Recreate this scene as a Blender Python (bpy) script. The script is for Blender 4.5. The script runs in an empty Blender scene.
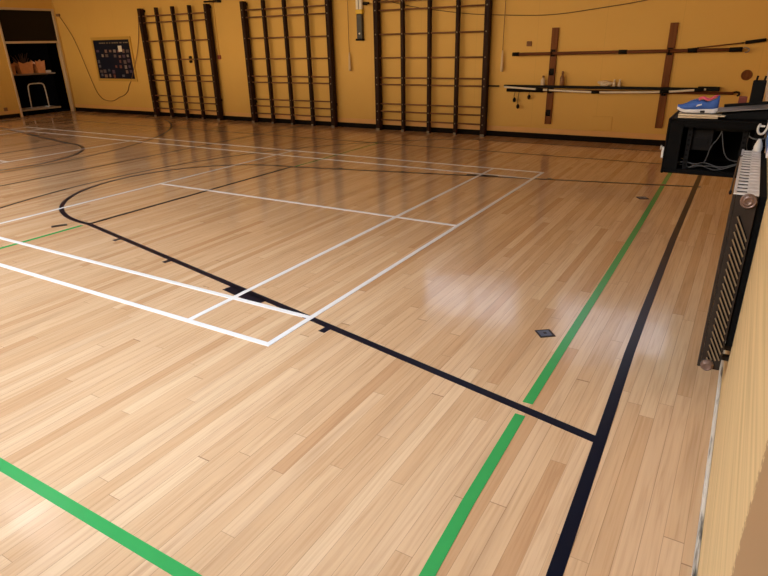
import bpy, bmesh, math, random
from mathutils import Vector, Matrix
random.seed(7)
R = math.radians
S = bpy.context.scene
COL = S.collection

# ------------------------------------------------------------------ materials
def mat(name, col, rough=.5, metal=0., spec=.5, coat=0., emit=None, estr=0., bump=0., bscale=60., vary=0., vscale=6.):
    m = bpy.data.materials.new(name); m.use_nodes = True
    nt = m.node_tree; b = nt.nodes['Principled BSDF']
    b.inputs['Base Color'].default_value = (*col, 1)
    b.inputs['Roughness'].default_value = rough
    b.inputs['Metallic'].default_value = metal
    b.inputs['Specular IOR Level'].default_value = spec
    b.inputs['Coat Weight'].default_value = coat
    if emit:
        b.inputs['Emission Color'].default_value = (*emit, 1); b.inputs['Emission Strength'].default_value = estr
    tc = nt.nodes.new('ShaderNodeTexCoord')
    if vary:
        n = nt.nodes.new('ShaderNodeTexNoise'); n.inputs['Scale'].default_value = vscale; n.inputs['Detail'].default_value = 5
        nt.links.new(tc.outputs['Object'], n.inputs['Vector'])
        mx = nt.nodes.new('ShaderNodeMix'); mx.data_type = 'RGBA'
        mx.inputs['A'].default_value = (*[c*(1-vary) for c in col], 1); mx.inputs['B'].default_value = (*[min(1, c*(1+vary)) for c in col], 1)
        nt.links.new(n.outputs['Fac'], mx.inputs['Factor']); nt.links.new(mx.outputs['Result'], b.inputs['Base Color'])
    if bump:
        n = nt.nodes.new('ShaderNodeTexNoise'); n.inputs['Scale'].default_value = bscale; n.inputs['Detail'].default_value = 4
        nt.links.new(tc.outputs['Object'], n.inputs['Vector'])
        bp = nt.nodes.new('ShaderNodeBump'); bp.inputs['Strength'].default_value = bump; bp.inputs['Distance'].default_value = .01
        nt.links.new(n.outputs['Fac'], bp.inputs['Height']); nt.links.new(bp.outputs['Normal'], b.inputs['Normal'])
    return m

class NG:
    """tiny node-graph helper"""
    def __init__(s, m): s.nt = m.node_tree; s.b = s.nt.nodes['Principled BSDF']
    def node(s, t, **kw):
        n = s.nt.nodes.new(t)
        for k, v in kw.items(): setattr(n, k, v)
        return n
    def link(s, a, b): s.nt.links.new(a, b)
    def m(s, op, a, b=None, c=None):
        n = s.node('ShaderNodeMath', operation=op)
        for i, v in enumerate((a, b, c)):
            if v is None: continue
            if isinstance(v, (int, float)): n.inputs[i].default_value = v
            else: s.link(v, n.inputs[i])
        return n.outputs[0]
    def mix(s, f, a, b):
        n = s.node('ShaderNodeMix', data_type='RGBA')
        for k, v in (('Factor', f), ('A', a), ('B', b)):
            if isinstance(v, (int, float)): n.inputs[k].default_value = v
            elif isinstance(v, tuple): n.inputs[k].default_value = (*v, 1)
            else: s.link(v, n.inputs[k])
        return n.outputs['Result']
    def ramp(s, f, stops):
        n = s.node('ShaderNodeValToRGB'); e = n.color_ramp.elements
        while len(e) < len(stops): e.new(.5)
        for q, (p, c) in zip(e, stops): q.position = p; q.color = (*c, 1)
        s.link(f, n.inputs[0]); return n.outputs['Color']

def floor_material():
    m = mat('varnished_boards', (.6, .4, .22), .2); g = NG(m)
    tc = g.node('ShaderNodeTexCoord'); sx = g.node('ShaderNodeSeparateXYZ'); g.link(tc.outputs['Object'], sx.inputs[0])
    W = .074
    u = g.m('DIVIDE', sx.outputs[0], W); iu = g.m('FLOOR', u); fu = g.m('SUBTRACT', u, iu)
    w1 = g.node('ShaderNodeTexWhiteNoise', noise_dimensions='1D'); g.link(iu, w1.inputs['W'])
    L = 1.9
    v = g.m('ADD', g.m('DIVIDE', sx.outputs[1], L), g.m('MULTIPLY', w1.outputs['Value'], 7.31))
    # length of the boards differs along a row
    v = g.m('ADD', v, g.m('MULTIPLY', g.m('SINE', g.m('ADD', g.m('MULTIPLY', v, 2.3), g.m('MULTIPLY', w1.outputs['Value'], 50.))), .3))
    iv = g.m('FLOOR', v); fv = g.m('SUBTRACT', v, iv)
    cb = g.node('ShaderNodeCombineXYZ'); g.link(iu, cb.inputs[0]); g.link(iv, cb.inputs[1])
    w2 = g.node('ShaderNodeTexWhiteNoise', noise_dimensions='2D'); g.link(cb.outputs[0], w2.inputs['Vector'])
    base = g.ramp(w2.outputs['Value'], [(0, FB[0]), (.18, FB[1]), (.4, FB[2]), (.62, FB[3]), (.85, FB[4]), (1, FB[5])])
    # grain, stretched along the board, shifted per board
    mp = g.node('ShaderNodeCombineXYZ')
    g.link(g.m('MULTIPLY', sx.outputs[0], 70.), mp.inputs[0]); g.link(g.m('MULTIPLY', sx.outputs[1], 2.2), mp.inputs[1])
    g.link(g.m('MULTIPLY', w2.outputs['Value'], 91.), mp.inputs[2])
    n1 = g.node('ShaderNodeTexNoise'); n1.inputs['Scale'].default_value = 1.; n1.inputs['Detail'].default_value = 5; n1.inputs['Distortion'].default_value = .6
    g.link(mp.outputs[0], n1.inputs['Vector'])
    gr = g.ramp(n1.outputs['Fac'], [(.3, (.80, .74, .68)), (.5, (.97, .96, .95)), (.75, (1.07, 1.07, 1.07))])
    mm = g.node('ShaderNodeMix', data_type='RGBA', blend_type='MULTIPLY'); mm.inputs['Factor'].default_value = .75
    g.link(base, mm.inputs['A']); g.link(gr, mm.inputs['B'])
    # seams
    du = g.m('MINIMUM', fu, g.m('SUBTRACT', 1., fu)); dv = g.m('MULTIPLY', g.m('MINIMUM', fv, g.m('SUBTRACT', 1., fv)), L/W)
    su = g.m('LESS_THAN', du, .016); sv = g.m('LESS_THAN', dv, .022)
    hard = g.m('GREATER_THAN', w1.outputs['Value'], .3)
    seam = g.m('MAXIMUM', g.m('MULTIPLY', su, g.m('ADD', g.m('MULTIPLY', hard, .35), .3)), g.m('MULTIPLY', sv, .7))
    # worn brown streak stains
    n2 = g.node('ShaderNodeTexNoise'); n2.inputs['Scale'].default_value = 1.; n2.inputs['Detail'].default_value = 3
    mp2 = g.node('ShaderNodeCombineXYZ'); g.link(g.m('MULTIPLY', sx.outputs[0], 9.), mp2.inputs[0]); g.link(g.m('MULTIPLY', sx.outputs[1], .9), mp2.inputs[1])
    g.link(g.m('MULTIPLY', iu, .37), mp2.inputs[2]); g.link(mp2.outputs[0], n2.inputs['Vector'])
    st = g.m('MULTIPLY', g.m('MAXIMUM', g.m('SUBTRACT', n2.outputs['Fac'], .58), 0.), 1.8)
    c = g.mix(st, mm.outputs['Result'], (.30, .17, .085))
    c = g.mix(seam, c, (.22, .12, .06))
    g.link(c, g.b.inputs['Base Color'])
    n3 = g.node('ShaderNodeTexNoise'); n3.inputs['Scale'].default_value = 1.3; n3.inputs['Detail'].default_value = 4; g.link(tc.outputs['Object'], n3.inputs['Vector'])
    rr = g.m('ADD', g.m('MULTIPLY', n3.outputs['Fac'], .17), FR)
    g.link(rr, g.b.inputs['Roughness'])
    g.b.inputs['Specular IOR Level'].default_value = FSPEC
    # slight cupping per board
    h = g.m('ADD', g.m('MULTIPLY', g.m('MULTIPLY', fu, g.m('SUBTRACT', 1., fu)), .0), g.m('MULTIPLY', w2.outputs['Value'], .0))
    n4 = g.node('ShaderNodeTexNoise'); n4.inputs['Scale'].default_value = 4.; n4.inputs['Detail'].default_value = 2; g.link(tc.outputs['Object'], n4.inputs['Vector'])
    bp = g.node('ShaderNodeBump'); bp.inputs['Strength'].default_value = .16; bp.inputs['Distance'].default_value = .01
    g.link(g.m('ADD', n4.outputs['Fac'], g.m('MULTIPLY', seam, -.12)), bp.inputs['Height']); g.link(bp.outputs['Normal'], g.b.inputs['Normal'])
    return m
FB = [(.52, .295, .143), (.575, .352, .18), (.605, .38, .202), (.625, .40, .216), (.645, .42, .236), (.68, .458, .262)]
FR = .05; FSPEC = .5

def wall_paint(name, col, dark=.93, seams=0.):
    m = mat(name, col, .55, spec=.3); g = NG(m)
    tc = g.node('ShaderNodeTexCoord')
    n = g.node('ShaderNodeTexNoise'); n.inputs['Scale'].default_value = .7; n.inputs['Detail'].default_value = 6; g.link(tc.outputs['Object'], n.inputs['Vector'])
    c = g.mix(n.outputs['Fac'], tuple(x*dark for x in col), tuple(min(1, x*(2-dark)) for x in col))
    if seams:
        sx = g.node('ShaderNodeSeparateXYZ'); g.link(tc.outputs['Object'], sx.inputs[0])
        f = g.m('FRACT', g.m('DIVIDE', sx.outputs[0], seams))
        c = g.mix(g.m('MULTIPLY', g.m('LESS_THAN', f, .006), .22), c, tuple(x*.5 for x in col))
    g.link(c, g.b.inputs['Base Color'])
    n2 = g.node('ShaderNodeTexNoise'); n2.inputs['Scale'].default_value = 90.; g.link(tc.outputs['Object'], n2.inputs['Vector'])
    bp = g.node('ShaderNodeBump'); bp.inputs['Strength'].default_value = .08; bp.inputs['Distance'].default_value = .01
    g.link(n2.outputs['Fac'], bp.inputs['Height']); g.link(bp.outputs['Normal'], g.b.inputs['Normal'])
    return m

def right_wall_paint():
    col = RW
    m = mat('cream_brushed_paint', col, .6, spec=.25); g = NG(m)
    tc = g.node('ShaderNodeTexCoord'); sx = g.node('ShaderNodeSeparateXYZ'); g.link(tc.outputs['Object'], sx.inputs[0])
    mp = g.node('ShaderNodeCombineXYZ'); g.link(g.m('MULTIPLY', sx.outputs[1], .8), mp.inputs[1]); g.link(g.m('MULTIPLY', sx.outputs[2], 38.), mp.inputs[2])
    n = g.node('ShaderNodeTexNoise'); n.inputs['Scale'].default_value = 1.; n.inputs['Detail'].default_value = 5; g.link(mp.outputs[0], n.inputs['Vector'])
    c = g.ramp(n.outputs['Fac'], [(.30, tuple(x*f for x, f in zip(col, (.80, .77, .70)))), (.47, tuple(x*.95 for x in col)), (.66, tuple(x*1.07 for x in col))])
    # unpainted tan area towards the corner, with a brushed ragged edge
    n2 = g.node('ShaderNodeTexNoise'); n2.inputs['Scale'].default_value = 60.; n2.inputs['Detail'].default_value = 6; n2.inputs['Roughness'].default_value = .7; g.link(tc.outputs['Object'], n2.inputs['Vector'])
    edge = g.m('ADD', sx.outputs[1], g.m('MULTIPLY', g.m('SUBTRACT', n2.outputs['Fac'], .5), .16))
    edge = g.m('ADD', edge, g.m('MULTIPLY', g.m('SUBTRACT', 1.0, sx.outputs[2]), .05))
    c = g.mix(g.m('LESS_THAN', edge, -1.385), c, TAN)
    g.link(c, g.b.inputs['Base Color'])
    return m
RW = (.70, .49, .235); TAN = (.40, .235, .11)

def skirting_paint():
    m = mat('scuffed_white_gloss', (.62, .58, .52), .4); g = NG(m)
    tc = g.node('ShaderNodeTexCoord'); mp = g.node('ShaderNodeMapping'); mp.inputs['Scale'].default_value = (30, 3.5, 130); g.link(tc.outputs['Object'], mp.inputs[0])
    n = g.node('ShaderNodeTexNoise'); n.inputs['Scale'].default_value = 1.; n.inputs['Detail'].default_value = 6; g.link(mp.outputs[0], n.inputs['Vector'])
    c = g.ramp(n.outputs['Fac'], [(.36, (.04, .036, .03)), (.42, (.34, .30, .24)), (.48, (.66, .60, .50))])
    g.link(c, g.b.inputs['Base Color']); return m

def wood(name, a, b, rough=.45, scale=1., axis=0):
    m = mat(name, a, rough+.15, spec=.18); g = NG(m)
    tc = g.node('ShaderNodeTexCoord'); mp = g.node('ShaderNodeMapping')
    sc = [28*scale]*3; sc[axis] = 1.6*scale; mp.inputs['Scale'].default_value = sc; g.link(tc.outputs['Object'], mp.inputs[0])
    n = g.node('ShaderNodeTexNoise'); n.inputs['Scale'].default_value = 1.; n.inputs['Detail'].default_value = 5; g.link(mp.outputs[0], n.inputs['Vector'])
    g.link(g.ramp(n.outputs['Fac'], [(.3, a), (.7, b)]), g.b.inputs['Base Color']); return m

SKY = [(.0, (.10, .08, .05)), (.05, (.66, .47, .26)), (.13, (.58, .42, .235)), (.20, (.18, .14, .10)), (.33, (.12, .11, .10)), (.41, (.80, .82, .86)), (.6, (.88, 1.02, 1.22)), (.85, (.88, 1.08, 1.38))]; SKYS = 20.5
WALLC = (.66, .41, .105)
def clear_glass(name):
    m = bpy.data.materials.new(name); m.use_nodes = True; nt = m.node_tree; nt.nodes.clear()
    o = nt.nodes.new('ShaderNodeOutputMaterial'); mx = nt.nodes.new('ShaderNodeMixShader'); a = nt.nodes.new('ShaderNodeBsdfTransparent'); b = nt.nodes.new('ShaderNodeBsdfGlossy')
    b.inputs['Roughness'].default_value = .02; mx.inputs[0].default_value = .06
    nt.links.new(a.outputs[0], mx.inputs[1]); nt.links.new(b.outputs[0], mx.inputs[2]); nt.links.new(mx.outputs[0], o.inputs[0]); return m
M = dict(
    floor=floor_material(),
    wall=wall_paint('ochre_wall_paint', WALLC, .95, 1.22), wallplain=wall_paint('ochre_panel_paint', WALLC, .95),
    rwall=right_wall_paint(), ceiling=mat('dim_ceiling', (.36, .31, .25), .8), nearwall=wall_paint('cream_wall_paint', (.66, .42, .16), .95),  # unseen ceiling darkened to cut light bounced onto the far floor
    skirt=skirting_paint(), black_skirt=mat('black_vinyl_skirting', (.006, .004, .003), .6, spec=.08), cream_trim=mat('cream_trim_paint', (.68, .38, .12), .45, vary=.06),
    white_line=mat('white_line_paint', (.75, .72, .67), .22, spec=.3, vary=.04, vscale=9), black_line=mat('black_line_tape', (.006, .007, .014), .28, spec=.16, vary=.2), thin_line=mat('black_line_worn', (.009, .006, .005), .4, spec=.06),
    green_line=mat('green_line_paint', (.040, .30, .072), .22, spec=.3, vary=.07, vscale=9),
    upright=wood('dark_stained_timber', (.012, .004, .003), (.035, .013, .008), .5, 1., 2), rung=wood('worn_rung_timber', (.15, .07, .035), (.26, .13, .065), .45, 1., 0),
    stud=mat('dull_steel_stud', (.20, .16, .12), .5, .5), darkmetal=mat('dark_iron', (.008, .006, .005), .55, .0, spec=.12),
    batten=wood('brown_batten_timber', (.12, .038, .010), (.20, .07, .018), .42, 1., 2), pole=wood('brown_pole_timber', (.10, .035, .018), (.17, .065, .03), .4, 1., 0),
    black=mat('black_plastic', (.006, .006, .0065), .55, spec=.12), blackm=mat('black_powder_coat', (.004, .0038, .0038), .6, spec=.06, vary=.15), inside=mat('shade_black', (.004, .004, .004), .7, spec=.05),  # last black is shade in slots, holes and gaps put in as colour
    gunmetal=mat('dark_device_grey', (.011, .010, .010), .6, spec=.12), silver=mat('silver_grey_plastic', (.22, .205, .19), .45, .2), white=mat('white_plastic', (.72, .69, .63), .4), offwhite=mat('ivory_plastic', (.62, .48, .30), .45),
    cable_grey=mat('grey_cable', (.09, .09, .09), .5, spec=.3), cable_brown=mat('brown_cable', (.20, .10, .04), .6), cable_dark=mat('dark_cable', (.08, .045, .02), .6),
    frame_white=mat('door_frame_paint', (.55, .42, .27), .45, vary=.05), transom=mat('transom_dark_panel', (.012, .008, .005), .5, spec=.15), recess=mat('store_wall_shade', (.0025, .002, .002), .9, spec=.0),  # store walls hold the shade of the unlit recess in their colour
    orange=mat('orange_bag_paper', (.62, .26, .10), .7, vary=.2, vscale=12), chrome=mat('tubular_steel', (.60, .56, .50), .4, .2), shelfw=mat('pale_shelf_board', (.22, .15, .10), .6), deck=mat('pale_trolley_deck', (.50, .40, .28), .5),
    navy=mat('navy_display_board', (.006, .008, .022), .7, spec=.15, vary=.3, vscale=5), pinetrim=mat('olive_pine_frame', (.50, .30, .055), .5),
    heading=mat('faded_heading', (.20, .15, .09), .8), yellow=mat('yellow_band', (.72, .48, .02), .4), padgrey=mat('dark_grey_rubber', (.035, .036, .040), .5),
    rad_dark=mat('dark_brown_radiator', (.030, .021, .015), .5, .0, spec=.15, vary=.3, vscale=20), rad_top=mat('light_whitened_radiator_top', (.62, .58, .55), .45, vary=.15, vscale=30), rad_slat=mat('light_toned_slat', (.27, .19, .10), .4, .3), rad_cap=mat('bronze_cap', (.20, .13, .10), .35, .5, vary=.2, vscale=60),  # radiator top and slats hold the light they catch in their colour
    blue=mat('blue_mesh_upper', (.035, .11, .42), .7, bump=.3, bscale=220, vary=.15, vscale=40), sole=mat('white_foam_sole', (.70, .69, .70), .6), pink=mat('pink_lining', (.72, .10, .17), .7), lace=mat('pale_blue_lace', (.30, .40, .70), .7), tread=mat('black_tread', (.015, .015, .02), .7),
    paper=mat('buff_card', (.62, .48, .30), .8), paper2=mat('pale_buff_card', (.70, .58, .40), .8), pinboard=mat('blue_felt', (.12, .24, .55), .9), boardwhite=mat('white_board_face', (.80, .74, .70), .5), redbox=mat('dull_red_card', (.22, .04, .025), .6),
    plate=mat('sky_tinted_socket_plate', (.10, .13, .19), .3, .5, vary=.3, vscale=40), plate_rim=mat('dark_brass_rim', (.022, .016, .014), .4, .5),  # blue of the plate is reflected sky put into its colour
    window=mat('window_frame_paint', (.7, .68, .62), .4), pane=clear_glass('clear_window_glass'), fpane=mat('far_sky_pane', (.8, .8, .8), .3, emit=(.72, .80, 1.), estr=1.6), lamp=mat('tube_lamp', (.9, .9, .9), .3, emit=(.96, .92, 1.), estr=3.5),
    bottle_w=mat('white_bottle', (.62, .52, .40), .4), bottle_b=mat('brown_bottle', (.20, .09, .04), .3), twig=mat('brown_dried_stems', (.10, .045, .025), .8),
)

# ------------------------------------------------------------------ mesh builder
class MB:
    def __init__(s): s.bm = bmesh.new(); s.mats = []
    def _m(s, faces, m):
        if m not in s.mats: s.mats.append(m)
        i = s.mats.index(m)
        for f in faces: f.material_index = i
    def box(s, a, b, m, bev=0., rot=None):
        a, b = Vector(a), Vector(b); c = (a+b)/2; d = b-a
        r = bmesh.ops.create_cube(s.bm, size=1.); vs = r['verts']
        for v in vs: v.co = Vector((v.co.x*d.x, v.co.y*d.y, v.co.z*d.z))
        fs = list({f for v in vs for f in v.link_faces})
        s._m(fs, m)
        if bev:
            es = list({e for v in vs for e in v.link_edges})
            q = bmesh.ops.bevel(s.bm, geom=es, offset=bev, segments=2, affect='EDGES', profile=.5)
            s._m(q['faces'], m); vs = list({v for f in q['faces'] for v in f.verts} | {v for v in vs if v.is_valid})
        for v in vs: v.co = (rot @ v.co if rot else v.co)+c
        return s
    def cyl(s, p, q, r, m, n=12, r2=None, smooth=True):
        p, q = Vector(p), Vector(q); d = q-p
        g = bmesh.ops.create_cone(s.bm, cap_ends=True, segments=n, radius1=r, radius2=r if r2 is None else r2, depth=d.length)
        mt = Matrix.Translation((p+q)/2) @ d.to_track_quat('Z', 'Y').to_matrix().to_4x4()
        bmesh.ops.transform(s.bm, matrix=mt, verts=g['verts'])
        fs = list({f for v in g['verts'] for f in v.link_faces}); s._m(fs, m)
        if smooth:
            for f in fs: f.smooth = len(f.verts) == 4
        return s
    def tube(s, pts, r, m, n=8, smooth_iter=0):
        pts = [Vector(p) for p in pts]
        for _ in range(smooth_iter):
            q = [pts[0]]
            for a, b in zip(pts, pts[1:]): q += [a*.75+b*.25, a*.25+b*.75]
            pts = q+[pts[-1]]
        rings = []; up = Vector((0, 0, 1))
        prev = None
        for i, p in enumerate(pts):
            t = (pts[min(i+1, len(pts)-1)]-pts[max(i-1, 0)]).normalized()
            if prev is None:
                ref = up if abs(t.z) < .9 else Vector((1, 0, 0)); x = t.cross(ref).normalized()
            else: x = (prev-t*prev.dot(t)).normalized()
            prev = x; y = t.cross(x)
            rings.append([s.bm.verts.new(p+r*(math.cos(k*2*math.pi/n)*x+math.sin(k*2*math.pi/n)*y)) for k in range(n)])
        fs = []
        for A, B in zip(rings, rings[1:]):
            for k in range(n): f = s.bm.faces.new((A[k], A[(k+1) % n], B[(k+1) % n], B[k])); f.smooth = True; fs.append(f)
        fs += [s.bm.faces.new(rings[0][::-1]), s.bm.faces.new(rings[-1])]
        s._m(fs, m); return s
    def lathe(s, c, prof, m, n=16, axis='Z'):
        c = Vector(c); rings = []
        for r, h in prof:
            ring = []
            for k in range(n):
                a = k*2*math.pi/n; v = Vector((r*math.cos(a), r*math.sin(a), h))
                if axis == '-Y': v = Vector((v.x, -v.z, v.y))
                ring.append(s.bm.verts.new(c+v))
            rings.append(ring)
        fs = []
        for A, B in zip(rings, rings[1:]):
            for k in range(n): f = s.bm.faces.new((A[k], A[(k+1) % n], B[(k+1) % n], B[k])); f.smooth = True; fs.append(f)
        fs += [s.bm.faces.new(rings[0][::-1]), s.bm.faces.new(rings[-1])]
        s._m(fs, m); return s
    def prism(s, poly, lo, hi, m, axis=2):
        """poly: 2-D outline in the two other axes, extruded from lo to hi along axis"""
        def P(p, h):
            q = list(p); q.insert(axis, h); return Vector(q)
        A = [s.bm.verts.new(P(p, lo)) for p in poly]; B = [s.bm.verts.new(P(p, hi)) for p in poly]
        n = len(poly); fs = [s.bm.faces.new(A[::-1]), s.bm.faces.new(B)]
        for k in range(n): fs.append(s.bm.faces.new((A[k], A[(k+1) % n], B[(k+1) % n], B[k])))
        s._m(fs, m); return s
    def strip(s, pts, w, lo, hi, m, closed=False):
        """flat band of width w along 2-D points"""
        pts = [Vector((*p, 0)) for p in pts]; n = len(pts); L = []
        for i, p in enumerate(pts):
            a = pts[max(i-1, 0)]; b = pts[min(i+1, n-1)]
            t = (b-a).normalized(); nn = Vector((-t.y, t.x, 0))
            L.append([s.bm.verts.new((p.x+nn.x*k*w/2, p.y+nn.y*k*w/2, z)) for k, z in ((1, lo), (-1, lo), (-1, hi), (1, hi))])
        fs = []
        for A, B in zip(L, L[1:]):
            for k in range(4): fs.append(s.bm.faces.new((A[k], A[(k+1) % 4], B[(k+1) % 4], B[k])))
        fs += [s.bm.faces.new(L[0]), s.bm.faces.new(L[-1][::-1])]
        s._m(fs, m); return s
    def build(s, name, parent=None, origin=None):
        bmesh.ops.recalc_face_normals(s.bm, faces=s.bm.faces)
        me = bpy.data.meshes.new(name)
        if parent is not None:
            w = Vector((0, 0, 0)); q = parent
            while q: w += q.location; q = q.parent
            o0 = w
        elif origin is not None: o0 = Vector(origin)
        else: o0 = Vector((0, 0, 0))
        for v in s.bm.verts: v.co -= o0
        s.bm.to_mesh(me); s.bm.free()
        for m in s.mats: me.materials.append(m)
        o = bpy.data.objects.new(name, me); COL.objects.link(o)
        if parent is not None: o.parent = parent
        elif origin is not None: o.location = o0
        return o

def thing(name, loc, label, cat, group=None):
    o = bpy.data.objects.new(name, None); COL.objects.link(o); o.location = loc
    return tag(o, label, cat, group)
def tag(o, label, cat, group=None):
    o['label'] = label; o['category'] = cat
    if group: o['group'] = group
    return o
def struct(o): o['kind'] = 'structure'; return o
def lab(o, t): o['label'] = t; return o

# ------------------------------------------------------------------ room
XR, XL, YF, YN, ZC = 2.57, -16.07, 9.2, -3.1, 5.2
DY0, DY1, DZ = 7.5, 9.15, 2.88     # doorway in the left wall
T = .2
fl = struct(MB().box((XL-T, YN-T, -.12), (XR+T, YF+T, 0), M['floor']).build('floor'))
struct(MB().box((XL-T, YN-T, ZC), (XR+T, YF+T, ZC+.15), M['ceiling']).build('ceiling'))
def pierced(name, y0, y1, holes, m):
    """wall along X between XL and XR with rectangular holes (x0,x1,z0,z1)"""
    b = MB(); xs = sorted({XL-T, XR+T} | {h[0] for h in holes} | {h[1] for h in holes})
    for xa, xb in zip(xs, xs[1:]):
        h = [q for q in holes if q[0] <= xa+1e-6 and q[1] >= xb-1e-6]
        if h: b.box((xa, y0, 0), (xb, y1, h[0][2]), m); b.box((xa, y0, h[0][3]), (xb, y1, ZC), m)
        else: b.box((xa, y0, 0), (xb, y1, ZC), m)
    bmesh.ops.remove_doubles(b.bm, verts=b.bm.verts, dist=1e-4)
    return struct(b.build(name))
far_holes = [(-3.6, -1.2, 3.25, 4.35), (-.4, 1.9, 3.3, 4.6)]
near_holes = [(x, x+2.8, 1.7, 4.7) for x in (-16.0, -12.6, -9.2, -5.3, -1.4)]
pierced('wall_far', YF, YF+T, far_holes, M['wall'])
pierced('wall_near', YN-T, YN, near_holes, M['nearwall'])
struct(MB().box((XR, YN, 0), (XR+T, YF, ZC), M['rwall']).build('wall_right'))
struct(MB().box((XL-T, YN, 0), (XL, DY0, ZC), M['wallplain']).box((XL-T, DY0, DZ), (XL, YF, ZC), M['wallplain']).box((XL-T, DY1, 0), (XL, YF, DZ), M['wallplain']).build('wall_left'))
k = 0
for holes, y0, y1, pm in ((near_holes, YN-.12, YN-.06, 'pane'), (far_holes, YF+.06, YF+.12, 'fpane')):
    for (x0, x1, z0, z1) in holes:
        k += 1
        b = MB(); f = .06; ya, yb = y0-.02, y1+.02
        b.box((x0, ya, z0), (x0+f, yb, z1), M['window']).box((x1-f, ya, z0), (x1, yb, z1), M['window'])
        b.box((x0+f, ya, z0), (x1-f, yb, z0+f), M['window']).box((x0+f, ya, z1-f), (x1-f, yb, z1), M['window'])
        xm = (x0+x1)/2; b.box((xm-.03, ya, z0+f), (xm+.03, yb, z1-f), M['window'])
        w = struct(b.build('window_%d' % k))
        for xa, xb in ((x0+f, xm-.03), (xm+.03, x1-f)):
            MB().box((xa, (y0+y1)/2-.006, z0+f), (xb, (y0+y1)/2+.006, z1-f), M[pm]).build('pane', w)
# skirtings
struct(MB().box((XL, YF-.02, 0), (XR, YF, .105), M['black_skirt']).box((XL, YF-.016, .105), (XR, YF, .20), M['cream_trim']).build('baseboard_far'))
struct(MB().box((XL, YN+.02, 0), (XL+.02, DY0-.09, .105), M['black_skirt']).box((XL, YN+.02, .105), (XL+.016, DY0-.09, .2), M['cream_trim']).build('baseboard_left'))
struct(MB().box((XR-.016, YN+.02, 0), (XR, YF-.03, .038), M['skirt'], .004).build('baseboard_right'))
# store recess behind the doorway
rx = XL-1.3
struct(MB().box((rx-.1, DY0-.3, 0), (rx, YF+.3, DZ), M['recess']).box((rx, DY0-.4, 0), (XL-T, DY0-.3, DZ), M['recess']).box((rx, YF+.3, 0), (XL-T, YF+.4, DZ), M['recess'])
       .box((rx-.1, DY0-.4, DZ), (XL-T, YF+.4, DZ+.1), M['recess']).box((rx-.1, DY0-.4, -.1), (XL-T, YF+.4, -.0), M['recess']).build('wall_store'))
d = struct(MB().box((XL-.1, DY0-.05, 0), (XL+.03, DY0+.0, DZ+.06), M['frame_white'], .006).box((XL-.1, DY1-.05, 0), (XL+.03, DY1, DZ+.06), M['frame_white'], .006)
       .box((XL-.1, DY0, DZ), (XL+.03, DY1-.05, DZ+.06), M['frame_white'], .006).box((XL-.08, DY0, 2.0), (XL+.02, DY1-.05, 2.06), M['frame_white'], .006).build('door_1'))
MB().box((XL-.05, DY0, 2.06), (XL-.035, DY1-.05, DZ), M['transom']).build('transom_panel', d)
# small painted strips on the walls
struct(MB().box((XL, 7.07, .2), (XL+.004, 7.12, 2.9), M['wallplain']).build('trim_1'))
struct(MB().box((-9.47, YF-.018, 1.56), (-9.44, YF, 4.2), M['wallplain']).build('trim_2'))
struct(MB().box((-8.95, YF-.012, .3), (-8.58, YF, .56), M['wallplain'], .004).build('trim_3'))
struct(MB().box((-.05, YF-.012, .22), (.30, YF, .47), M['wallplain'], .004).build('trim_4'))
struct(MB().cyl((XL+.02, YF-.03, 0), (XL+.02, YF-.03, ZC-.05), .014, M['wallplain']).build('trim_5'))

# ------------------------------------------------------------------ court lines: paint on the floor, parts of it
def line(name, pts, w, m, layer, label):
    o = MB().strip(pts, w, -.001, .0012+.0006*layer, M[m]).build(name, fl); lab(o, label); return o
cs = lambda n: 'white badminton court line'
WW = .042
for x in (-.02, -.78, -12.62, -13.38): line('badminton_end_line', [(x, 0), (x, 6.1)], WW, 'white_line', 3, 'white badminton end line')
for x in (-4.70, -8.70): line('badminton_service_line', [(x, 0), (x, 6.1)], WW, 'white_line', 3, 'white badminton service line')
for y in (.02, .48, 5.62, 6.08): line('badminton_side_line', [(-13.4, y), (0, y)], WW, 'white_line', 4, 'white badminton side line')
for a, b in ((-4.7, 0), (-13.4, -8.7)): line('badminton_centre_line', [(a, 3.05), (b, 3.05)], WW, 'white_line', 4, 'white badminton centre line')
BW = .056
kx0, ky0, kx1, ky1 = 2.09, .035, -3.74, 1.25
key = lambda x: ky0+(ky1-ky0)*(kx0-x)/(kx0-kx1)
line('baseline', [(2.16, YN+.03), (2.14, -1.5), (2.118, -.72), (2.092, .07), (2.06, 1.0), (2.045, 1.74), (2.02, 3.54), (2.005, 6.5), (2.0, YF-.03)], BW, 'black_line', 2, 'black basketball baseline beside the right wall')
line('baseline', [(-15.57, YN+.03), (-15.57, YF-.03)], BW, 'black_line', 2, 'black basketball baseline beside the doorway wall')
def marks(mirror, flip):
    fx = (lambda x: -13.5-x) if flip else (lambda x: x)
    fy = (lambda y: 6.1-y) if mirror else (lambda y: y)
    line('key_side_line', [(fx(kx0-.02), fy(key(kx0-.02))), (fx(kx1), fy(ky1))], BW, 'black_line', 1, 'black slanted side of the basketball key')
    line('key_block', [(fx(-.52), fy(key(-.52)-.06)), (fx(-.97), fy(key(-.97)-.06))], .10, 'black_line', 1, 'black block on the basketball key')
    for x in (.19, -1.93, -2.93):
        line('key_tick', [(fx(x), fy(key(x)-.01)), (fx(x-.01), fy(key(x)-.095))], .055, 'black_line', 0, 'short black tick on the basketball key')
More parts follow.
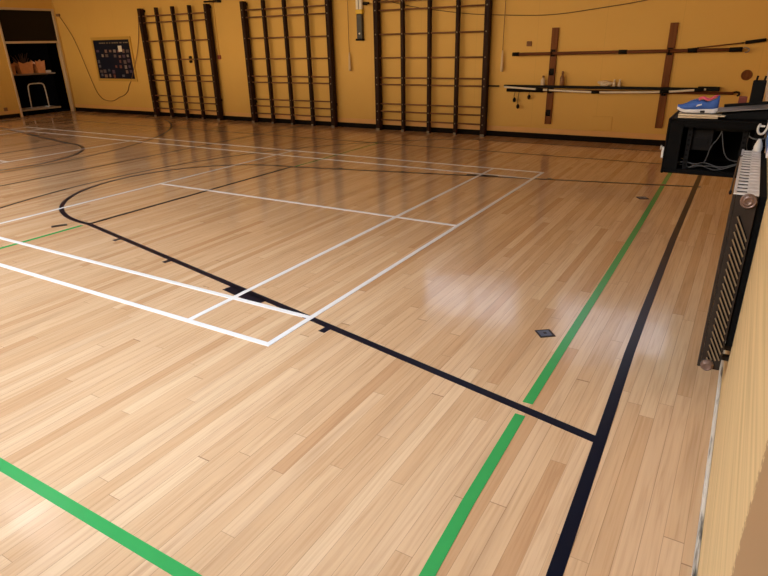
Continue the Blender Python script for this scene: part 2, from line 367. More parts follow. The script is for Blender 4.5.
for fp in (False, True):
    for mi in (False, True): marks(mi, fp)
    fx = (lambda x: -13.5-x) if fp else (lambda x: x)
    line('free_throw_line', [(fx(-3.74), 1.25), (fx(-3.74), 4.85)], .045, 'thin_line', 2, 'thin black free throw line')
    line('free_throw_arc', [(fx(-3.74-1.80*math.cos(t)), 3.05+1.80*math.sin(t)) for t in [R(-90+180*i/48) for i in range(49)]], BW, 'black_line', 1, 'black half circle in front of the key')
    tp = [(fx(.475-6.2*math.cos(t)), 3.05+6.2*math.sin(t)) for t in [R(-88+176*i/80) for i in range(81)] if 3.05+6.2*math.sin(t) > YN+.1 and 3.05+6.2*math.sin(t) < 8.7]
    tp = tp+[(fx(2.05), tp[-1][1])]
    line('three_point_line', tp, .04, 'thin_line', 0, 'thin black three point curve')
line('halfway_line', [(-6.77, YN+.03), (-6.77, YF-.03)], .04, 'thin_line', 0, 'thin black halfway line')
GX = 1.675; GW = .055; kg = key(GX); gap = .062
gp = [(-1.53, 1.735), (-.67, 1.697), (.09, 1.682), (2.1, 1.672), (3.9, 1.658), (6.3, 1.622), (7.47, 1.61)]
def gx(y):
    for (a, p), (b, q) in zip(gp, gp[1:]):
        if a <= y <= b: return p+(q-p)*(y-a)/(b-a)
for a, b in ((-1.53, kg-gap), (kg+gap, 6.1-kg-gap), (6.1-kg+gap, 7.47)):
    ys = [a]+[y for y, _ in gp if a < y < b]+[b]
    line('volleyball_end_line', [(gx(y), y) for y in ys], GW, 'green_line', 2, 'green volleyball end line')
line('volleyball_side_line', [(-15.2, -1.53), (1.75, -1.53)], GW, 'green_line', 1, 'green volleyball side line in front')
line('volleyball_side_line', [(-15.2, 7.47), (GX, 7.47)], .04, 'thin_line', 0, 'dark volleyball side line near the far wall')
line('volleyball_attack_line', [(-3.76, -1.53), (-3.76, 1.18)], .05, 'green_line', 0, 'green volleyball attack line')
line('volleyball_attack_line', [(-3.70, 4.9), (-3.70, 7.45)], .04, 'green_line', 0, 'dark green volleyball attack line')

# ------------------------------------------------------------------ floor plates
def plate(x, y, s, rot, label):
    t = thing('floor_socket_plate', (x, y, 0), label, 'floor socket', 'socket plates in the floor')
    rm = Matrix.Rotation(R(rot), 3, 'Z')
    MB().box((x-s, y-s, 0), (x+s, y+s, .004), M['plate_rim'], rot=rm).build('rim', t)
    MB().box((x-s*.78, y-s*.78, .003), (x+s*.70, y+s*.70, .0055), M['plate'], rot=rm).box((x-s*.2, y-s*.2, .005), (x+s*.2, y+s*.2, .0065), M['plate_rim'], rot=rm).build('cover', t)
plate(1.523, 1.036, .052, 45-6, 'small square steel plate in the floor left of the green line, nearest one')
plate(1.502, 5.135, .058, 30, 'small square dark plate in the floor left of the green line below the cabinet')
tag(MB().strip([(-4.02, .98), (-3.945, 1.12)], .07, 0, .004, M['plate_rim']).build('floor_slot_cover', None, (-3.98, 1.04, 0)), 'short dark bar-shaped slot cover in the floor beside the thin green line at left', 'floor cover')

# ------------------------------------------------------------------ climbing frames on the far wall
RZ = (.23, .41, .57, .97, 1.11, 1.51, 1.97, 2.43, 2.59)
def climbing_frame(loc, label):
    t = thing('climbing_frame', loc, label, 'climbing frame', 'climbing frames along the far wall')
    x0, y0, _ = loc
    for i in range(5):
        x = x0+i*.62; outer = i in (0, 4); w = .05 if outer else .034; dp = .07 if outer else .045
        b = MB().box((x-w, y0-dp, .0), (x+w, y0+dp, 2.78), M['upright'], .006)
        for z in RZ: b.cyl((x, y0-dp-.006, z), (x, y0-dp+.004, z), .014, M['stud'], 8)
        b.box((x-w*.9, y0-dp-.004, 0), (x+w*.9, y0-dp+.004, .045), M['stud'])
        b.build('upright', t)
    for z in RZ: MB().cyl((x0, y0, z), (x0+4*.62, y0, z), .015, M['rung'], 10).build('rung', t)
    for x in (x0, x0+4*.62):
        for z in (.5, 2.72): MB().box((x-.02, y0+.06, z-.03), (x+.02, YF, z+.03), M['darkmetal']).build('wall_bracket', t)
    return t
FY = YF-.13
climbing_frame((-12.04, FY, 0), 'dark wooden wall climbing frame next to the navy display board')
f2 = climbing_frame((-8.35, FY, 0), 'dark wooden wall climbing frame in the middle, between the other two')
climbing_frame((-4.64, FY, 0), 'dark wooden wall climbing frame next to the wall rack of long poles')
for x, dx, lb in ((-9.62, .42, 'dark iron arm jutting right atop the climbing frame by the display board'), (-4.83, -.14, 'short dark iron stub beside the top of the climbing frame nearest the pole rack')):
    z = 2.83 if dx > 0 else 2.58
    tag(MB().box((min(x, x+dx), FY-.03, z-.02), (max(x, x+dx), FY+.03, z+.02), M['darkmetal'], .005).box((x+dx-.025, FY+.03, z-.03), (x+dx+.025, YF, z+.03), M['darkmetal']).build('swing_arm', None, (x, FY, z)), lb, 'bracket')

# ------------------------------------------------------------------ far wall: poster, cords, devices
t = thing('display_board', (-13.7, YF-.02, .9), 'navy display board of small photos in an olive pine frame', 'display board')
px0, px1, pz0, pz1 = -14.56, -12.80, .92, 2.12
b = MB(); y0, y1 = YF-.03, YF
b.box((px0, y0, pz0), (px0+.07, y1, pz1), M['pinetrim']).box((px1-.07, y0, pz0), (px1, y1, pz1), M['pinetrim']).box((px0+.07, y0, pz0), (px1-.07, y1, pz0+.07), M['pinetrim']).box((px0+.07, y0, pz1-.08), (px1-.07, y1, pz1), M['pinetrim'])
b.build('frame', t)
MB().box((px0+.07, YF-.018, pz0+.07), (px1-.07, YF, pz1-.08), M['navy']).build('board', t)
x = -14.22
while x < -13.05:      # heading strip, too blurred to read
    w = random.uniform(.05, .16); MB().box((x, YF-.020, 1.945), (x+w, YF-.0175, 1.975), M['heading']).build('heading_word', t); x += w+random.choice((.02, .02, .06))
pc = [(.28, .16, .12), (.12, .12, .16), (.22, .07, .05), (.32, .25, .22), (.06, .07, .10), (.14, .10, .10), (.09, .05, .10)]
pm = [mat('photo_print_%s' % n, tuple(q*.7 for q in c), .6, vary=.6, vscale=14) for n, c in zip(('tan', 'grey', 'red', 'pale', 'slate', 'umber', 'plum'), pc)]
for r_ in range(6):
    for c_ in range(8):
        if random.random() < .25: continue
        x = -14.42+c_*.195+random.uniform(-.03, .03); z = 1.78-r_*.135+random.uniform(-.02, .02)
        w, h = random.uniform(.07, .13), random.uniform(.06, .10)
        MB().box((x, YF-.0205, z-h), (x+w, YF-.0175, z), random.choice(pm)).build('photo', t)
MB().box((-13.40, YF-.022, 1.72), (-13.24, YF-.0175, 1.88), M['white']).build('note', t)

def pull_cord(x, zt, label):
    t = thing('pull_cord', (x, YF-.06, 1.25), label, 'pull cord', 'white pull cords hanging by the far wall')
    z0, z1 = (1.24, 1.62)
    MB().tube([(x, YF-.06, z1-.01), (x+.01, YF-.06, 2.8), (x, YF-.06, ZC)], .006, M['cable_brown'], 6).build('cord', t)
    MB().lathe((x, YF-.06, z0), [(.012, 0), (.030, .006), (.030, .06), (.020, .30), (.012, .385)], M['offwhite'], 12).build('handle', t)
pull_cord(-5.42, 0, 'ivory pull cord handle between the middle and right climbing frames')
pull_cord(-1.86, 0, 'ivory pull cord handle right of the climbing frames, above the long poles')

t = thing('window_pole', (-5.12, YF-.05, 1.86), 'white pole with yellow band and dark grey base sleeve on the wall', 'pole')
MB().box((-5.19, YF-.09, 2.47), (-5.04, YF-.02, 4.2), M['white'], .012).box((-5.125, YF-.095, 2.47), (-5.105, YF-.088, 4.2), M['silver']).build('shaft', t)
MB().box((-5.20, YF-.10, 2.385), (-5.03, YF-.01, 2.475), M['yellow'], .012).build('band', t)
MB().box((-5.18, YF-.095, 1.90), (-5.05, YF-.0, 2.385), M['padgrey'], .012).build('sleeve', t)
MB().box((-5.21, YF-.11, 1.86), (-5.04, YF, 1.90), M['black'], .008).build('foot', t)
MB().cyl((-5.11, YF-.10, 2.0), (-5.11, YF-.09, 2.0), .02, M['white'], 10).build('button', t)

y = YF-.02
t = thing('hanging_cable', (-14.6, y, .35), 'thin brown cable drooping from the door corner under the display board', 'cable')
MB().box((-15.98, YF-.05, 2.73), (-15.83, YF, 2.80), M['cable_brown'], .01).build('junction_box', t)
MB().tube([(-15.87, y, 2.74), (-15.62, y, 2.45), (-15.33, y, 2.05), (-14.97, y, 1.05), (-14.80, y, .62), (-14.60, y, .40), (-14.30, y, .34), (-14.0, y, .36), (-13.75, y, .47), (-13.5, y, .52), (-13.28, y, .66), (-13.22, y, .80), (-13.06, y, .95), (-12.95, y-.02, 1.08), (-12.45, y-.01, 1.88), (-12.27, y, 2.78)], .009, M['cable_brown'], 6, 2).build('cord', t)
tag(MB().tube([(-4.66, y, 2.68), (-4.1, y-.02, 2.52), (-3.4, y-.02, 2.40), (-2.6, y-.02, 2.29), (-1.97, y, 2.25), (-1.3, y, 2.215), (-.83, y, 2.22), (-.14, y, 2.29), (.66, y, 2.38), (2.0, y, 2.62), (2.5, y, 2.72)], .007, M['cable_dark'], 6, 2).build('wall_cable', None, (-.8, YF, 2.2)), 'thin dark cable sagging across the wall above the pole rack', 'cable')
tag(MB().box((-9.50, YF-.04, 1.50), (-9.40, YF, 1.60), M['redbox'], .008).build('call_point', None, (-9.45, YF, 1.5)), 'tiny dark red box on the wall right of the climbing frame by the display board', 'switch')
t = thing('coat_hook', (-10.56, YF-.02, 1.4), 'pair of small black knobs on the wall seen through the climbing frame bars', 'hook')
for z in (1.45, 1.55): MB().cyl((-10.50, YF-.05, z), (-10.50, YF, z), .036, M['black'], 12).build('knob', t)
tag(MB().lathe((2.29, YF, 1.205), [(.082, 0), (.082, .014), (.07, .02), (.07, .014), (.048, .014), (.048, .02), (.026, .02), (.026, .014)], M['batten'], 20, '-Y').build('wall_vent', None, (2.29, YF, 1.2)), 'round brown slotted vent on the wall at the right corner', 'vent')
tag(MB().box((-1.41, YF-.03, 1.69), (-1.31, YF, 1.78), M['rung'], .012).build('wall_socket', None, (-1.36, YF, 1.7)), 'small brown box on the wall just above the left end of the upper pole', 'socket')
tag(MB().box((XL, 6.75, .92), (XL+.05, 7.05, .97), M['white'], .01).build('grab_rail', None, (XL, 6.9, .92)), 'short white bar on the wall left of the dark doorway', 'rail')
tag(MB().box((XL, 7.0, .20), (XL+.03, 7.1, .30), M['cable_brown'], .008).build('door_stop', None, (XL, 7.05, .2)), 'tiny brown block low on the wall left of the doorway', 'door stop')

# ------------------------------------------------------------------ pole rack
def batten(x, z0, z1, label, hooks):
    t = thing('wall_batten', (x, YF-.03, z0), label, 'batten', 'upright battens of the pole rack')
    MB().box((x-.06, YF-.05, z0), (x+.06, YF, z1), M['batten'], .005).build('board', t)
    for z in hooks:
        MB().box((x-.035, YF-.09, z-.05), (x+.035, YF-.05, z-.03), M['darkmetal']).tube([(x, YF-.06, z-.04), (x, YF-.13, z-.035), (x, YF-.195, z-.025), (x, YF-.20, z+.03)], .012, M['darkmetal'], 8).box((x-.04, YF-.06, z-.06), (x+.04, YF-.048, z+.06), M['darkmetal']).build('hook', t)
batten(-.88, .29, 2.0, 'upright brown batten at the left of the pole rack, behind the brown bottle', (1.57, .92, 1.24, .50))
batten(1.10, .31, 2.02, 'upright brown batten at the right of the pole rack, above the blue shoe', (1.575, .92))
yp = YF-.14
t = thing('long_pole', (.3, yp, 1.56), 'long brown wooden pole across the top of the rack', 'pole')
MB().cyl((-1.60, yp, 1.555), (2.10, yp, 1.595), .028, M['pole'], 12).build('shaft', t)
MB().cyl((-1.63, yp, 1.555), (-1.50, yp, 1.556), .034, M['black'], 12).build('end_cap', t)
MB().cyl((1.98, yp, 1.593), (2.16, yp, 1.596), .036, M['black'], 12).build('end_cap', t)
MB().tube([(2.15, yp, 1.60), (2.20, yp, 1.63), (2.26, yp, 1.60), (2.25, yp, 1.56), (2.20, yp, 1.55)], .010, M['silver'], 8, 2).build('end_loop', t)
for x in (.36, 1.45): MB().cyl((x-.07, yp, 1.555+(x+1.6)*.011), (x+.07, yp, 1.556+(x+1.6)*.011), .036, M['black'], 12).build('clamp', t)
t = thing('thin_rod', (1.9, YF-.08, 1.67), 'thin rod with a black grip slanting above the right end of the upper pole', 'rod')
MB().cyl((1.36, YF-.07, 1.61), (2.22, YF-.07, 1.70), .009, M['pole'], 8).build('shaft', t)
MB().box((1.50, YF-.08, 1.615), (1.53, YF, 1.635), M['darkmetal']).build('wall_clip', t)
MB().box((2.13, YF-.08, 1.68), (2.16, YF, 1.70), M['darkmetal']).build('wall_clip', t)
MB().cyl((2.18, YF-.07, 1.695), (2.46, YF-.07, 1.73), .026, M['black'], 10).build('grip', t)
t = thing('black_pole', (0, YF-.10, .95), 'long flat black pole at the back of the lower rack', 'pole')
MB().box((-1.78, YF-.11, .955), (1.88, YF-.07, 1.005), M['black'], .006).build('shaft', t)
MB().box((1.62, YF-.13, .955), (1.95, YF-.06, 1.025), M['black'], .012).build('grip', t)
t = thing('white_pole', (0, yp-.03, .93), 'long white pole with black tape bands on the lower rack', 'pole')
yw = YF-.165
pts = [(-1.75, yw, .968), (-.88, yw, .922), (0, yw, .902), (.55, yw, .915), (1.10, yw, .93), (1.75, yw, .985)]
MB().tube(pts, .018, M['white'], 10, 2).build('shaft', t)
def zc(x):
    for a, c in zip(pts, pts[1:]):
        if a[0] <= x <= c[0]: return a[2]+(c[2]-a[2])*(x-a[0])/(c[0]-a[0])
for x in (-1.05, -.02, 1.12, 1.65): MB().cyl((x-.07, yw, zc(x-.07)), (x+.07, yw, zc(x+.07)), .026, M['black'], 10).build('tape_band', t)
t = thing('hooked_pole', (0, YF-.09, .88), 'brown wooden pole with hooked ends under the white pole', 'pole')
MB().cyl((-1.70, YF-.085, .905), (2.16, YF-.085, .925), .024, M['pole'], 10).build('shaft', t)
MB().cyl((-1.72, YF-.085, .905), (-1.0, YF-.085, .908), .032, M['black'], 10).build('grip', t)
MB().tube([(2.12, YF-.085, .93), (2.22, YF-.085, .955), (2.25, YF-.085, .91), (2.21, YF-.085, .885)], .016, M['darkmetal'], 8, 1).build('hook', t)
t = thing('wall_peg', (-2.0, YF-.08, .97), 'black peg sticking out between climbing frame and pole rack', 'peg')
MB().box((-2.17, YF-.10, .96), (-1.89, YF-.06, .99), M['black'], .006).build('rod', t); MB().box((-2.03, YF-.06, .963), (-2.0, YF, .987), M['darkmetal']).build('mount', t)
for x, zl, lb in ((-1.56, .70, 'small black weight hanging on a cord at the left end of the lower poles'), (-1.48, .58, 'longest hanging cord with a dark ring at the left end of the lower poles'), (-1.27, .76, 'short black tag hanging furthest right under the left end of the lower poles')):
    t = thing('hanging_weight', (x, YF-.10, zl), lb, 'weight', 'cords dangling from the lower poles')
    MB().tube([(x+.01, YF-.085, .89), (x-.01, YF-.085, (.89+zl)/2), (x, YF-.085, zl+.05)], .006, M['cable_dark'], 6, 1).build('string', t)
    MB().lathe((x, YF-.085, zl-.02), [(.008, 0), (.030, .02), (.032, .06), (.012, .09)], M['black'], 10).build('weight', t)
def bottle(x, z, h, r, m, capm, label, y=None):
    y = YF-.09 if y is None else y
    t = thing('bottle', (x, y, z), label, 'bottle', 'bottles standing on the lower poles')
    MB().lathe((x, y, z), [(r*.9, 0), (r, h*.04), (r, h*.55), (r*.45, h*.72), (r*.4, h*.8)], m, 12).build('body', t)
    MB().lathe((x, y, z+h*.8), [(r*.5, 0), (r*.5, h*.16), (r*.3, h*.2)], capm, 10).build('cap', t)
bottle(-1.02, 1.0065, .17, .042, M['bottle_w'], M['cable_brown'], 'pale brown-capped bottle on the lower poles, left of the rack batten')
bottle(-.66, 1.0065, .25, .042, M['bottle_b'], M['bottle_b'], 'brown tall bottle on the lower poles, right of the rack batten')
bottle(.27, 1.005, .12, .028, M['bottle_w'], M['white'], 'tiny white bottle on the lower poles beside the crumpled cloth, left one of two')
bottle(.36, 1.005, .12, .028, M['bottle_w'], M['white'], 'tiny white bottle on the lower poles, right one of the two small ones')
o = MB()
for i in range(9):
    a = Vector((.02+random.uniform(-.03, .18), YF-.09+random.uniform(-.02, .02), 1.018+random.uniform(.012, .06)))
    g = bmesh.ops.create_icosphere(o.bm, subdivisions=2, radius=random.uniform(.03, .052)); bmesh.ops.transform(o.bm, matrix=Matrix.Translation(a) @ Matrix.Diagonal((1.5, .8, .75, 1)), verts=g['verts'])
    for v in g['verts']: v.co.z = max(v.co.z, 1.006)
    fs = list({f for v in g['verts'] for f in v.link_faces}); o._m(fs, M['bottle_w'])
    for f in fs: f.smooth = True
tag(o.build('crumpled_cloth', None, (.1, YF-.09, 1.005)), 'crumpled pale cloth lying on the lower poles left of two tiny bottles', 'cloth')

# ------------------------------------------------------------------ store doorway contents
sx0, sx1 = XL-.85, XL-.42
t = thing('store_shelf', ((sx0+sx1)/2, 8.35, 1.10), 'pale shelf board in the dark store carrying orange bags', 'shelf')
MB().box((rx, 7.3, 1.12), (sx1, 9.05, 1.16), M['shelfw']).build('board', t)
for yb in (7.55, 8.85): MB().prism([(rx, 1.12), (sx1-.08, 1.12), (rx, .8)], yb-.015, yb+.015, M['darkmetal'], 1).build('bracket', t)
def bag(y, w, h, x, label):
    t = thing('paper_bag', (x, y, 1.16), label, 'bag', 'orange bags on the store shelf')
    b = MB(); n = 10; rings = []
    for lv in range(5):
        f = lv/4; z = 1.16+h*f; ring = []
        for kx, ky in ((-1, -1), (-.3, -1.08), (.3, -.95), (1, -1), (1.05, 0), (1, 1), (.2, 1.0), (-.4, 1.06), (-1, 1), (-1.04, 0)):
            s_ = 1+.18*f; zz = z+(random.uniform(-.02, .02)+(.07 if abs(kx) > .9 and abs(ky) > .9 else -.03) if lv == 4 else 0)
            ring.append(b.bm.verts.new((x+kx*.11*s_+random.uniform(-.008, .008), y+ky*w/2*s_+random.uniform(-.01, .01), zz)))
        rings.append(ring)
    fs = []
    for A, B in zip(rings, rings[1:]):
        for k_ in range(n): fs.append(b.bm.faces.new((A[k_], A[(k_+1) % n], B[(k_+1) % n], B[k_])))
    fs.append(b.bm.faces.new(rings[0][::-1])); fs.append(b.bm.faces.new(rings[-1])); b._m(fs, M['orange']); b.build('sack', t)
bag(7.72, .24, .27, XL-.56, 'orange paper bag on the store shelf, nearest the left door jamb')
bag(8.20, .36, .27, XL-.56, 'widest orange paper bag, in the middle of the store shelf')
bag(8.66, .24, .30, XL-.57, 'tallest orange paper bag, at the right of the store shelf')
tag(MB().box((XL-.62, 8.80, 1.16), (XL-.50, 8.98, 1.23), M['bottle_w'], .02).build('soap_bar', None, (XL-.56, 8.89, 1.16)), 'small pale block at the right end of the store shelf', 'block')
o = MB(); c0 = Vector((XL-.80, 8.3, 1.162))
for i in range(26):
    a = random.uniform(0, 6.28); e = random.uniform(.05, .24); tip = c0+Vector((-abs(math.cos(a))*.08, math.sin(a)*e*1.3, random.uniform(.36, .58)))
    o.tube([c0, c0*.5+tip*.5+Vector((0, 0, .05)), tip], .010, M['twig'], 5, 1)
tag(o.build('dried_stems', None, c0), 'brown bushy bundle of stems sticking up behind the orange bags', 'plant')
t = thing('platform_trolley', (XL-.3, 8.27, 0), 'platform trolley with pale deck and steel hoop handle in the doorway', 'trolley')
MB().box((XL-.85, 7.66, .12), (XL-.22, 8.87, .165), M['deck'], .008).build('deck', t)
MB().tube([(XL-.24, 7.95, .165), (XL-.24, 7.98, .78), (XL-.24, 8.02, .86), (XL-.24, 8.10, .88), (XL-.24, 8.38, .88), (XL-.24, 8.46, .86), (XL-.24, 8.50, .78), (XL-.24, 8.50, .165)], .017, M['chrome'], 10, 1).build('handle', t)
for xx in (XL-.75, XL-.32):
    for yy in (7.8, 8.73): MB().cyl((xx, yy-.02, .055), (xx, yy+.02, .055), .055, M['black'], 14).box((xx-.02, yy-.03, .05), (xx+.02, yy-.022, .12), M['darkmetal']).box((xx-.02, yy+.022, .05), (xx+.02, yy+.03, .12), M['darkmetal']).build('wheel', t)

# ------------------------------------------------------------------ radiator
ra, rb, rz0, rz1, r0, r1 = .60, 1.90, .232, 1.15, 2.434, 2.537
t = thing('radiator', (2.5, 1.3, rz0), 'dark brown wall radiator with slotted top painted white with reflected light on the right wall', 'radiator')
MB().box((r0, ra, rz0), (r0+.014, rb, rz1-.004), M['rad_dark'], .003).build('front_panel', t)
MB().box((r1-.014, ra+.01, rz0+.02), (r1, rb-.01, rz1-.01), M['rad_dark'], .003).build('rear_panel', t)
b = MB(); n = 16; p = (rb-ra)/n
b.box((r0, ra, rz1-.006), (r0+.012, rb, rz1), M['rad_top']); b.box((r0+.055, ra, rz1-.006), (r1, rb, rz1), M['rad_top'])
for i in range(n): b.box((r0+.012, ra+i*p, rz1-.006), (r0+.055, ra+i*p+p*.36, rz1), M['rad_top'])
for i in range(n): b.box((r0+.058, ra+i*p+.01, rz1), (r1-.004, ra+i*p+p*.62, rz1+.003), M['rad_top'], .001)
lab(b.build('top_grille', t), 'slotted top painted white with reflected light')
lab(MB().box((r0+.014, ra+.02, rz1-.06), (r1-.014, rb-.02, rz1-.05), M['inside']).build('slot_shade', t), 'black sheet for the shade under the slots')  # black sheet gives the slots their inner shade
for yy, s_ in ((ra, 1), (rb-.012, 1)):
    MB().box((r0+.0142, yy, rz0), (r1, yy+.012, rz1-.007), M['rad_dark'], .002).build('end_panel', t)
b = MB()
for i in range(21):
    z = rz1-.11-i*.0375; x0, x1, dz = r0+.034, r1-.012, .115
    if z-dz < rz0+.05: dz = max(.03, z-rz0-.05); x1 = x0+(x1-x0)*dz/.115
    b.prism([(x0, z), (x0+.004, z+.004), (x1+.004, z-dz+.004), (x1, z-dz)], ra-.005, ra+.004, M['rad_slat'], 1)
    b.prism([(x0+.006, z+.004), (x0+.010, z+.010), (x1+.004, z-dz+.018), (x1+.004, z-dz+.006)], ra-.001, ra+.004, M['inside'], 1)  # black strips paint the shade between the slats
lab(b.build('side_louvre', t), 'diagonal slats in a brassy tone for light on their edges')
lab(MB().lathe((r0+.066, ra-.004, rz1-.030), [(.034, -.004), (.034, .010), (.029, .014), (.027, .009), (.022, .009), (.020, .014), (.013, .014), (.011, .009), (.005, .009)], M['rad_cap'], 24, '-Y').build('end_cap', t), 'round bronze ringed end cap')
lab(MB().lathe((r0+.044, ra-.004, rz0+.022), [(.030, -.004), (.030, .012), (.024, .014), (.024, .026), (.016, .03), (.014, .024)], M['rad_cap'], 20, '-Y').build('drain_plug', t), 'round bronze plug')
lab(MB().lathe((r1-.02, rb-.05, rz1), [(.020, 0), (.024, .01), (.024, .03), (.018, .05), (.008, .075)], M['white'], 16).build('valve_cap', t), 'white cone shaped valve cap')
for yy in (ra+.05, rb-.1):
    for z in (rz0+.05, rz0+.11, rz1-.05): MB().box((r1-.005, yy, z-.012), (XR-.001, yy+.03, z+.012), M['rad_dark'] if z < .8 else M['white']).build('wall_bracket', t)
MB().box((r1+.003, ra+.015, rz0+.14), (XR-.001, rb-.02, rz1-.012), M['inside']).build('gap_fill', t)  # black slab added to fill the dark gap between radiator and wall
MB().tube([(r1-.03, rb-.04, rz0+.02), (r1-.03, rb+.03, rz0+.02), (r1-.03, rb+.06, rz0-.02), (r1-.03, rb+.06, 0)], .011, M['rad_cap'], 10, 1).build('supply_pipe', t)
t = thing('cord_pull', (2.40, 1.6, .9), 'thin dark cord with a small knob hanging on the room side of the radiator', 'cord')
MB().tube([(r0+.006, 1.62, rz1+.004), (2.430, 1.60, rz1-.0), (2.424, 1.45, 1.07), (2.420, 1.40, .99)], .005, M['cable_dark'], 6, 1).build('string', t)
MB().lathe((2.420, 1.40, .965), [(.004, 0), (.008, .006), (.008, .018), (.003, .028)], M['black'], 10).build('knob', t)

# ------------------------------------------------------------------ wall cabinet
cx0, cx1, ca, cb, cz0, cz1 = 1.94, 2.55, 2.3, 2.8, .885, 1.275
t = thing('equipment_cabinet', (2.25, 2.55, cz0), 'black open-sided equipment cabinet fixed to the right wall, full of cables', 'cabinet')
b = MB(); w = .022
b.box((cx0+.02, ca, cz0), (cx1, cb, cz0+w), M['blackm'], .004).box((cx0+.02, ca, cz1-w), (cx1, cb, cz1), M['blackm'], .004).box((cx0+.02, cb-.01, cz0+w), (cx1, cb, cz1-w), M['blackm']).box((cx1-.02, ca+.01, cz0+w), (cx1-.002, cb-.01, cz1-w), M['blackm'])
b.box((cx0+.018, ca-.003, cz0+w), (cx0+.105, ca+.02, cz1-w), M['blackm'], .003).box((cx1-.06, ca, cz0+w), (cx1, ca+.02, cz1-w), M['blackm'], .003).box((cx0+.075, ca, cz1-.055), (cx1-.06, ca+.02, cz1-w), M['blackm']).box((cx0+.075, ca, cz0+w), (cx1-.06, ca+.02, cz0+.035), M['blackm'])
b.build('shell', t)
MB().box((cx1, ca+.05, cz0+.04), (XR, cb-.05, cz0+.10), M['blackm']).box((cx1, ca+.05, cz0+.16), (XR, cb-.05, cz0+.22), M['blackm']).build('wall_mount', t)
d = MB().box((cx0, ca-.004, cz0-.005), (cx0+.019, cb, cz1+.003), M['blackm'], .008).build('door', t)
MB().box((cx0-.018, ca+.03, cz0+.10), (cx0, ca+.05, cz0+.18), M['white'], .006).cyl((cx0-.03, ca+.045, cz0+.175), (cx0-.02, ca+.045, cz0+.175), .016, M['chrome'], 12).build('latch', d)
for x in (cx0+.135, cx1-.13):
    b = MB().box((x, ca+.06, cz0+w), (x+.03, ca+.075, cz1-w), M['gunmetal'])
    for i in range(9): b.box((x+.008, ca+.057, cz0+.05+i*.036), (x+.022, ca+.061, cz0+.065+i*.036), M['inside'])
    b.build('rail', t)
lab(MB().box((cx0+.16, ca+.10, cz0+.16), (cx0+.30, ca+.3, cz0+.31), M['gunmetal'], .006).box((cx0+.19, ca+.09, cz0+.19), (cx0+.27, ca+.10, cz0+.25), M['black']).build('power_unit', t), 'dark grey power unit')
MB().box((cx0+.17, ca+.12, cz1-.09), (cx1-.08, ca+.4, cz1-.045), M['gunmetal'], .004).build('shelf_unit', t)
lab(MB().box((cx0+.09, ca+.02, cz0+w), (cx1-.09, ca+.035, cz0+w+.012), M['padgrey'], .003).build('sill_strip', t), 'grey metal strip')
Zb = cz0+.035
cabs = [[(2.29, 2.40, 1.19), (2.27, 2.40, 1.13), (2.235, 2.39, 1.08), (2.225, 2.40, 1.0), (2.21, 2.42, .95)],
        [(2.29, 2.41, 1.18), (2.31, 2.40, 1.10), (2.33, 2.40, 1.03), (2.37, 2.40, .985), (2.47, 2.40, .985)],
        [(2.46, 2.42, 1.19), (2.455, 2.42, 1.10), (2.47, 2.42, 1.05), (2.50, 2.42, 1.02)],
        [(2.02, 2.38, .95), (2.10, 2.37, .965), (2.17, 2.38, .93), (2.26, 2.36, .95), (2.34, 2.37, .925)],
        [(2.05, 2.42, .98), (2.14, 2.40, .94), (2.22, 2.40, .965), (2.32, 2.38, .93), (2.42, 2.39, .97)],
        [(2.12, 2.36, .925), (2.18, 2.35, .955), (2.25, 2.37, .925), (2.30, 2.36, .915), (2.40, 2.36, .955), (2.45, 2.38, .99)],
        [(2.0, 2.40, .93), (2.06, 2.38, .945), (2.13, 2.37, .92), (2.2, 2.38, .94)]]
nm = ['leftmost upright grey cable hanging inside the cabinet', 'grey cable bending right in the middle of the cabinet', 'pale cable hanging at the right inside the cabinet', 'grey cable curling along the cabinet floor, front left', 'loose grey cable arching over the others on the cabinet floor', 'grey cable looping along the cabinet floor to the right', 'short grey cable in the left corner of the cabinet floor']
for pth, lb in zip(cabs, nm): tag(MB().tube(pth, .0036, M['cable_grey'], 8, 2).build('loose_cable', None, pth[0]), lb, 'cable', 'cables inside the cabinet')
t = thing('looped_cable', (2.54, 2.27, 1.2), 'white cable bent in a loop at the cabinet corner by the wall', 'cable')
MB().tube([(2.560, 2.26, 1.30), (2.555, 2.255, 1.24), (2.54, 2.25, 1.205), (2.515, 2.25, 1.20), (2.50, 2.255, 1.225), (2.503, 2.26, 1.25), (2.51, 2.28, 1.262)], .008, M['white'], 8, 2).build('cord', t)
MB().box((2.505, 2.26, 1.245), (2.54, 2.285, 1.257), M['white'], .003).build('plug', t)
tag(MB().tube([(2.46, 2.285, 1.18), (2.48, 2.28, 1.165), (2.53, 2.27, 1.16), (2.56, 2.26, 1.18), (2.566, 2.25, 1.21)], .005, M['cable_grey'], 8, 2).build('thin_cable', None, (2.5, 2.28, 1.16)), 'thin grey cable drooping across the cabinet front near the white loop', 'cable')

# things on the cabinet
zt = cz1+.003
o = MB().box((1.985, 2.33, zt), (2.24, 2.60, zt+.012), M['paper'], .002, Matrix.Rotation(R(4), 3, 'Z')).build('card_folder', None, (2.1, 2.45, zt)); tag(o, 'buff card folder flat on the cabinet under the blue shoe, lower one', 'folder', 'buff folders on the cabinet')
o = MB().box((2.0, 2.36, zt+.013), (2.30, 2.58, zt+.022), M['paper2'], .002, Matrix.Rotation(R(-5), 3, 'Z')).build('card_folder', None, (2.1, 2.45, zt+.013)); tag(o, 'paler buff folder directly beneath the blue shoe, upper one', 'folder', 'buff folders on the cabinet')
t = thing('document_tray', (2.40, 2.5, zt), 'black tray with a sloping silver-grey lid at the wall end of the cabinet top', 'tray')
MB().prism([(2.255, zt), (2.555, zt), (2.555, zt+.060), (2.265, zt+.026)], 2.40, 2.72, M['black'], 1).build('base', t)
b = MB(); rot = Matrix.Rotation(R(-6), 3, 'Y')
